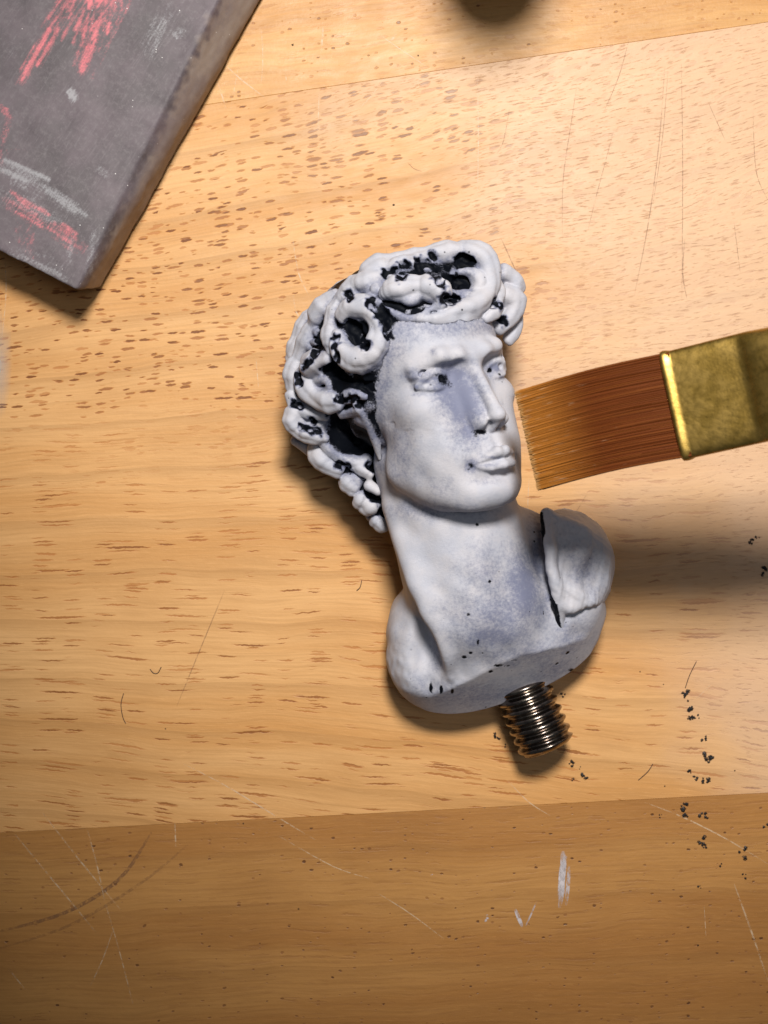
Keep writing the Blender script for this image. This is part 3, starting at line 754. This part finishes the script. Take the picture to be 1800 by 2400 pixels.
# ================================================================ the bust
M_bust = None
def blot(q, L, fig):
    """painted patches: (u, v, radius, strength [, stretch_u, stretch_v]) laid on the surface"""
    m = np.zeros(len(q))
    for it in L:
        u, v, r, s0 = it[:4]; su, sv = (it[4:] if len(it) > 4 else (1, 1))
        z = trace(fig, u, v)
        if z is None: continue
        d = (q-P(u, v, z))/V(r*su, r*sv, r*max(su, sv))
        m = np.maximum(m, s0*np.exp(-.5*(d*d).sum(1)))
    return m
def bust_mat():
    N = Nodes('drybrushed_paint'); p = N.px(); x, y, z = N.sep(p)
    n1 = N.noise(p, 1/55, 4, .6); n2 = N.noise(p, 1/7, 4, .7); n3 = N.noise(p, 1/4.5, 3, .8)
    brush = N.noise(N.comb(N.math('MULTIPLY', N.math('ADD', x, N.math('MULTIPLY', y, .35)), 1/26), N.math('MULTIPLY', N.math('SUBTRACT', y, N.math('MULTIPLY', x, .3)), 1/3.4), N.math('MULTIPLY', z, 1/12)), 1.0, 3, .6, 2.0)
    c = N.mix(N.ramp(n1, .3, .7), (.475,.468,.51), (.415,.428,.495))
    c = N.mix(N.math('MULTIPLY', N.ramp(brush, .5, .78), .32), c, (.62,.61,.66))
    tex = N.math('ADD', N.math('MULTIPLY', n2, .65), N.math('MULTIPLY', brush, .35))
    ws = N.math('ADD', N.math('MULTIPLY_ADD', N.math('SUBTRACT', tex, .5), 1.0, N.attr('wash')), N.math('MULTIPLY', N.math('SUBTRACT', N.noise(p, 1/28, 4, .7), .5), .55))
    c = N.mix(N.math('MULTIPLY', N.ramp(ws, .08, .85), .88), c, (.13,.145,.235))
    # pin holes and specks where the white did not take
    pv = N.voro(p, 1/17); ph = N.math('SUBTRACT', N.math('MULTIPLY', N.ramp(N.sep(pv.outputs['Color'])[0], .80, 1.0), .17), pv.outputs['Distance'])
    pin = N.math('MULTIPLY', N.ramp(ph, -.02, .05), N.ramp(N.math('ADD', N.attr('speck'), N.math('MULTIPLY', n1, .3)), .18, .5))
    bs = N.math('ADD', N.attr('black'), N.math('ADD', N.math('MULTIPLY', N.math('SUBTRACT', n3, .5), .75), N.math('MULTIPLY', N.math('SUBTRACT', tex, .5), .5)))
    bl = N.math('MAXIMUM', N.ramp(bs, .40, .74), pin)
    c = N.mix(bl, c, (.004,.005,.008))
    h = N.math('SUBTRACT', N.math('ADD', N.math('ADD', N.math('MULTIPLY', n2, .5), N.math('MULTIPLY', brush, .4)), N.math('MULTIPLY', n3, .4)), N.math('MULTIPLY', bl, .7))
    ro = N.math('MULTIPLY_ADD', bl, -.10, .60)
    return N.set(color=c, rough=ro, normal=N.bump(h, 1.8, .6), spec=N.math('MULTIPLY_ADD', bl, -.17, .22))
def make_bust():
    mat = bust_mat(); h = 2.4
    root = empty('bust_figurine', tuple(P(1080,1250,0)*PX))
    tag(root, 'small grey-white painted bust of a curly-haired youth lying face up on the boards', 'bust')
    fig = build_figure(); fv, fq = surface(fig, (-330,-520,-10), (620,700,640), h)
    hs, hb, pits = build_hair(fig); hv, hq = surface(hs, (-330,-120,-10), (400,720,640), h)
    dr = build_drape(); dv, dq = surface(dr, (250,-400,-10), (620,120,420), h)
    def pitdark(q):
        m = np.zeros(len(q)); qq = q.astype(F4)
        qq = qq+np.stack([wobble(qq, 22, 5, k)*3.5 for k in (2, 9, 17)], -1)
        for a, c, r in pits: m = np.maximum(m, np.clip(.93-(sd_cone(qq, a, c, r*.9, r*.8))/12, 0, 1.2))
        return m
    allf = Sculpt(); allf.ops = fig.ops
    black = np.maximum(pitdark(fv)*.9, blot(fv, BLACK, fig)); wash = blot(fv, WASH, fig); speck = blot(fv, SPECK, fig)
    # black primer left where hair meets skin; darker edge where cloth meets chest
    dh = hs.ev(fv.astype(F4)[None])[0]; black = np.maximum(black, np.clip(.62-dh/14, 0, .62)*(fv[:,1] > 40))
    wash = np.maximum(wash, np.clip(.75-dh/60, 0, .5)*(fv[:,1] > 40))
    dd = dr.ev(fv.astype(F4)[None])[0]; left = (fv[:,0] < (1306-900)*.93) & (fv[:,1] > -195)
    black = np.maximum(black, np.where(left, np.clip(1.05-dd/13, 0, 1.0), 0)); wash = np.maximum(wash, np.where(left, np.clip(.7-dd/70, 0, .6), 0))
    mesh_obj('figure', fv, fq, mat, root, True, {'black': black, 'wash': wash, 'speck': speck}, P(1080,1250,0))
    dep = hb.ev(hv.astype(F4)[None])[0]
    hblack = np.maximum(pitdark(hv), np.clip(.80-(dep-1)/12, 0, .9))
    hwash = np.maximum(np.clip(.75-(dep-4)/32, 0, .65), np.clip(pitdark(hv)*1.4, 0, .8))
    mesh_obj('hair', hv, hq, mat, root, True, {'black': hblack, 'wash': hwash, 'speck': np.full(len(hv), .25)}, P(1080,1250,0))
    mesh_obj('drapery', dv, dq, mat, root, True, {'black': np.clip(((dv-P(1292,1330,250))@V(-.98,-.16,-.1)+5)/6, 0, 1)*.8*(dv[:,2] < 262)*(dv[:,1] < 0), 'wash': blot(dv, WASH, dr), 'speck': blot(dv, SPECK, dr)}, P(1080,1250,0))
    # threaded stud screwed into the base
    ax = V(.40,-.915,0); ax /= np.linalg.norm(ax); c0 = P(1200,1560,92); s1 = np.cross(ax, V(0,0,1)); s2 = np.cross(s1, ax)
    R0, dp, pitch, L = 67.0, 10.0, 23.5, 205.0
    na, nl = 72, 150; Vv = []
    for i in range(nl+1):
        x = L*i/nl
        for j in range(na):
            a = 2*math.pi*j/na; ph = (x/pitch - a/(2*math.pi)) % 1.0
            w = .5-.5*math.cos(2*math.pi*ph); w = w**1.3
            r = R0-dp*w
            e = max(0, (x-(L-16))/16); r = min(r, R0+1-14*e*e) if e > 0 else r
            q = c0+ax*x+(s1*math.cos(a)+s2*math.sin(a))*r; Vv.append(q)
    Fq = [(i*na+j, (i+1)*na+j, (i+1)*na+(j+1)%na, i*na+(j+1)%na) for i in range(nl) for j in range(na)]
    k = len(Vv); Vv.append(c0+ax*(L+2)); Fq += [(nl*na+j, k, nl*na+(j+1)%na) for j in range(na)]
    N = Nodes('dark_bronze_metal'); p = N.px(); n1 = N.noise(p, 1/26, 4, .65); n2 = N.noise(p, 1/5, 3, .6)
    c = N.mix(N.ramp(n1, .42, .62), (.17,.14,.125), (.30,.26,.22)); c = N.mix(N.ramp(n2, .60, .72), c, (.025,.02,.02))
    mt = N.set(color=c, metal=1.0, rough=N.math('MULTIPLY_ADD', n2, .25, .10), normal=N.bump(n2, 1.0, .25))
    st = mesh_obj('threaded_stud', Vv, Fq, mt, root, True, None, P(1080,1250,0)); st['label'] = 'dark bronze threaded bolt end'
BLACK = [(1036,890,13,.85,1.2,1.0),(1052,902,11,.6),(1024,879,8,.6,1.6,.6),(1126,1012,9,.95,1.7,.6),(1104,1090,7,.8),(1098,1100,4,.7),(1146,868,6,.9),(1115,1020,6,.7),
  (1176,896,3,.7),(1010,903,4,.6),(1170,878,4,.8),(935,1330,4,.9),(1147,1363,4,1.0),(1118,1230,4,.9),(1098,1440,4,.9),(1103,1530,4,1.0),(1088,1540,5,1.0,1,1),(1120,1505,5,.8,.6,2.2),(1168,1560,7,.8,1.6,.6),(1150,1573,6,.9),
  (1330,1530,5,1),(1305,1555,4,.9),(1338,1570,7,.8,1.5,.7),(1330,1440,5,.7),(1010,1612,7,1.0,.55,1.6),(1034,1617,7,1.0,.55,1.6),(1060,1620,7,1.0,.5,1.6),(1190,1560,5,.7),(1205,1548,6,.6,2,.6)]
WASH = [(972,906,8,.8,1.8,.7),(996,893,8,.85,1.8,.6),(1018,887,8,.8,1.6,.6),(985,925,8,.5,2.2,.5),(1165,864,7,.8,1.8,.5),(1175,884,6,.6,1.8,.5),(1150,1072,6,.6,3,.5),(1085,945,34,1.0,.9,1.5),(1060,880,26,.9,1.4,.8),(985,880,26,.6,1.8,.5),(1155,862,14,.9,1.4,.7),(1095,1008,24,.75,1,1.4),(1135,1128,16,.4,2,.5),(1140,1090,10,.5,2.5,.4),(1090,850,16,.5,2,.6),(1010,1195,60,.5,2,.3),(1130,1630,70,.5,2.4,.5),(1290,1570,60,.5,1.4,.6),(990,1620,40,.35),(1045,898,30,1.1),(1075,925,40,.9,1,1.2),(1100,955,30,.55),(1080,1000,36,.55,.8,1.3),(1108,1035,26,.55),(1106,1090,16,.75),(1000,868,22,.35),(1150,872,16,.6),(905,960,40,.45,.7,1.6),(935,1060,50,.45,.8,1.5),
  (960,1110,40,.3),(1010,830,16,.2),(1030,1150,34,.32),(1015,825,8,.5),(990,760,26,.25),(900,830,28,.5),(880,890,30,.55),(870,1010,20,.5),(1150,1345,60,.45),(1230,1380,50,.85,.8,1.4),(1255,1320,26,.7,.7,2),(1180,1440,70,.6,1.4,.8),(1160,1490,50,.7,1.6,.6),
  (1080,1440,36,.4),(1265,1430,40,.6),(1225,1530,60,.5,2,.6),(1340,1500,60,.5),(1075,1640,60,.3,2,.6),(1025,1520,24,.6,.6,1.6),(1370,1330,36,.55),(1340,1300,30,.35),(1400,1390,30,.35),(1320,1240,30,.25),(1120,1200,30,.2),(980,1600,40,.25),(940,1500,40,.2)]
SPECK = [(1060,1635,60,.9,2.2,.6),(1180,1615,60,.9,2,.6),(1300,1570,60,.9,1.5,.6),(960,1600,40,.7),(1240,1390,60,.8,.8,1.5),(1170,1480,80,.6,1.5,.7),(1090,1520,40,.5),(1280,1520,80,.9,1.6,.6),(1370,1340,36,.9),(1340,1500,60,.7),(1115,1040,30,.2),(1180,1560,60,.8,2,.5),(1270,1310,30,.9,.6,2)]
make_bust()
# ================================================================ paint brush held over the table
def make_brush():
    zt, zf = 560.0, 690.0
    tipA, tipB = P(1213,918,zt), P(1266,1146,zt)
    ferA, ferB = P(1556,830,zf), P(1604,1074,zf)
    axis = (ferA+ferB)/2-(tipA+tipB)/2; axis /= np.linalg.norm(axis)
    wid = ferA-ferB; wid -= axis*(wid@axis); W = np.linalg.norm(wid); wid /= W; nor = np.cross(wid, axis); nor = nor if nor[2] > 0 else -nor
    root = empty('paint_brush', tuple((ferA+ferB)/2*PX))
    tag(root, 'flat brush with amber bristles and brass ferrule held just beside the face', 'paint brush')
    o = (ferA+ferB)/2
    # bristles
    rb = np.random.default_rng(3); n = 8000; m = 7
    sS = np.linspace(-.5, .5, n); rb.shuffle(sS); tT = rb.uniform(-.5, .5, n)
    Vv = np.zeros((n, m+1, 4, 3)); al = np.zeros((n, m+1, 4)); vr = np.zeros((n, m+1, 4))
    for i in range(m+1):
        t = i/m
        ro = o[None]+(sS*W*.985)[:,None]*wid+(tT*46)[:,None]*nor+axis*18
        tp = ((tipA+tipB)/2)[None]+sS[:,None]*(tipA-tipB)[None]*1.0+(tT*20)[:,None]*nor+rb.normal(0,1,1)*0
        if i == 0: jit = rb.normal(0, 1, (n,3))*V(1.0,1.2,1.2); ext = rb.uniform(-7, 3, n)
        c = ro*(1-t)+tp*t+jit*t*t+axis*(-ext*t)[:,None]+nor*(10*math.sin(math.pi*t))+wid*(5*math.sin(math.pi*t))
        r = 1.7*(1-t)+1.1*t
        for j in range(4):
            a = 6.283*j/4+.7; Vv[:,i,j] = c+r*(wid*math.cos(a)+nor*math.sin(a)); al[:,i,j] = t
        vr[:,i,:] = rb.random(n)[:,None] if i == 0 else vr[:,0,:]
    idx = np.arange(n*(m+1)*4).reshape(n, m+1, 4); Fq = []
    for j in range(4):
        k = (j+1)%4; Fq.append(np.stack([idx[:,:-1,j], idx[:,:-1,k], idx[:,1:,k], idx[:,1:,j]], -1).reshape(-1,4))
    N = Nodes('amber_bristle')
    c = N.mix(N.ramp(N.attr('along'), .50, 1.0), (.115,.027,.004), (.37,.14,.022)); c = N.mix(N.math('MULTIPLY', N.ramp(N.attr('vary'), .55, 1.0), .15), c, (.36,.13,.02))
    p = N.px(); xx, yy, zz = N.sep(p)
    al_ = N.math('ADD', N.math('MULTIPLY', xx, .975), N.math('MULTIPLY', yy, .22)); ac_ = N.math('SUBTRACT', N.math('MULTIPLY', yy, .975), N.math('MULTIPLY', xx, .22))
    dn = N.noise(N.comb(N.math('MULTIPLY', al_, 1/42), N.math('MULTIPLY', ac_, 1/6), 0.0), 1.0, 4, .7)
    dm_ = N.ramp(N.math('ADD', dn, N.math('MULTIPLY', N.attr('along'), .16)), .70, .86)
    c = N.mix(N.math('MULTIPLY', dm_, .55), c, (.50,.33,.20))
    c = N.mix(N.math('MULTIPLY', N.ramp(N.attr('along'), .965, 1.0), .5), c, (.55,.36,.16))
    mat = N.set(color=c, rough=.38, spec=.45)
    k0 = Vv.size//3; gu, gv = 24, 40; core = np.zeros((2, gv+1, gu+1, 3)); ca = np.zeros((2, gv+1, gu+1))
    for i in range(gv+1):
        t = i/gv*.985
        for sd in (0, 1):
            s_ = np.linspace(-.49, .49, gu+1); tt = (.49 if sd == 0 else -.49)
            ro = o[None]+(s_*W*.985)[:,None]*wid+(tt*46)*nor+axis*18; tp = ((tipA+tipB)/2)[None]+s_[:,None]*(tipA-tipB)[None]+(tt*20)*nor
            core[sd,i] = ro*(1-t)+tp*t+nor*(10*math.sin(math.pi*t))+wid*(5*math.sin(math.pi*t)); ca[sd,i] = t
    ci = np.arange(2*(gv+1)*(gu+1)).reshape(2, gv+1, gu+1)+k0
    for sd in (0, 1): Fq.append(np.stack([ci[sd,:-1,:-1], ci[sd,:-1,1:], ci[sd,1:,1:], ci[sd,1:,:-1]], -1).reshape(-1,4))
    Vall = np.concatenate([Vv.reshape(-1,3), core.reshape(-1,3)]); aall = np.concatenate([al.ravel(), ca.ravel()]); vall = np.concatenate([vr.ravel(), np.full(ca.size, .3)])
    b = mesh_obj('bristles', Vall, np.concatenate(Fq), mat, root, True, {'along': aall, 'vary': vall}, o); b['kind'] = 'stuff'
    # dried paint crumbs caught at the tip
    # ferrule and handle: lofted rounded sections
    def loft(name, secs, mat, na=64, dent=None):
        Vv, Fq = [], []
        for s, hw, ht, e in secs:
            for j in range(na):
                a = 6.283185*j/na; ca, sa = math.cos(a), math.sin(a)
                x = hw*math.copysign(abs(ca)**e, ca); y = ht*math.copysign(abs(sa)**e, sa)
                q = o+axis*s+wid*x+nor*y
                if dent is not None: q = q+nor*dent(s, x)*max(sa, 0)
                Vv.append(q)
        for i in range(len(secs)-1):
            for j in range(na): Fq.append((i*na+j, (i+1)*na+j, (i+1)*na+(j+1)%na, i*na+(j+1)%na))
        k = len(Vv); Vv.append(np.mean(Vv[-na:], axis=0)); l = (len(secs)-1)*na
        Fq += [(l+j, k, l+(j+1)%na) for j in range(na)]
        return mesh_obj(name, Vv, Fq, mat, root, True, None, o)
    hw = W/2+4
    sec = [(14,hw-5,22,.35),(2,hw-5,24,.35),(-2,hw-2,28,.35),(0,hw+1,31,.35),(5,hw+2,32,.35),(11,hw+1,30,.35),(16,hw-1,27,.35)]
    sec += [(x,hw-1,27+(x-16)*.02,.36) for x in range(22,150,8)]
    sec += [(152,hw-1,31,.38),(158,hw-1,35,.4),(166,hw-1,39,.45),(180,hw-2,44,.5),(220,hw-4,54,.6),(280,hw-10,66,.8),(360,hw-18,74,.95),(460,hw-24,76,1.0),(620,72,74,1.0),(640,73,75,1.0),(650,69,70,1.0)]
    N = Nodes('brass_ferrule'); p = N.px(); n1 = N.noise(p, 1/42, 4, .6); n2 = N.noise(p, 1/10, 3, .6)
    c = N.mix(N.ramp(n1, .35, .65), (.40,.26,.06), (.54,.36,.10)); c = N.mix(N.math('MULTIPLY', N.ramp(n2, .55, .75), .4), c, (.30,.20,.06))
    mb = N.set(color=c, metal=1.0, rough=N.math('MULTIPLY_ADD', n2, .25, .32), normal=N.bump(N.math('ADD', n1, N.math('MULTIPLY', n2, .25)), 3.0, .35))
    loft('ferrule', sec, mb)
    N = Nodes('red_brown_lacquer'); mh = N.set(color=(.16,.05,.02), rough=.25, coat=.5)
    hs = [(640,66,68,1),(660,70,72,1),(760,84,86,1),(900,92,92,1),(1100,84,84,1),(1400,62,62,1),(1900,42,42,1),(2300,30,30,1),(2330,20,20,1)]
    loft('handle', hs, mh)
make_brush()
# ================================================================ bottle-shaped object added outside the frame to cast the shadow at the top edge
def make_shadow_caster():
    c = P(1160,-175,0); c = V(262,1348,0)
    root = empty('shadow_caster', tuple(c*PX)); tag(root, 'dark bottle-shaped shadow caster added past the upper edge, out of view', 'shadow caster')
    def lathe(name, prof, mat, na=48):
        Vv = [c+V(r*math.cos(6.283185*j/na), r*math.sin(6.283185*j/na), z) for r, z in prof for j in range(na)]
        Fq = [(i*na+j, i*na+(j+1)%na, (i+1)*na+(j+1)%na, (i+1)*na+j) for i in range(len(prof)-1) for j in range(na)]
        mesh_obj(name, Vv, Fq, mat, root, True, None, c)
    lathe('body', [(2,1),(112,1),(122,8),(124,30),(124,520),(118,560),(90,590),(72,600),(72,640),(2,640)], Nodes('dark_caster').set(color=(.02,.02,.025), rough=.3))
    lathe('cap', [(80,606),(84,612),(84,790),(78,802),(2,804)], Nodes('black_cap').set(color=(.012,.012,.012), rough=.4))
make_shadow_caster()
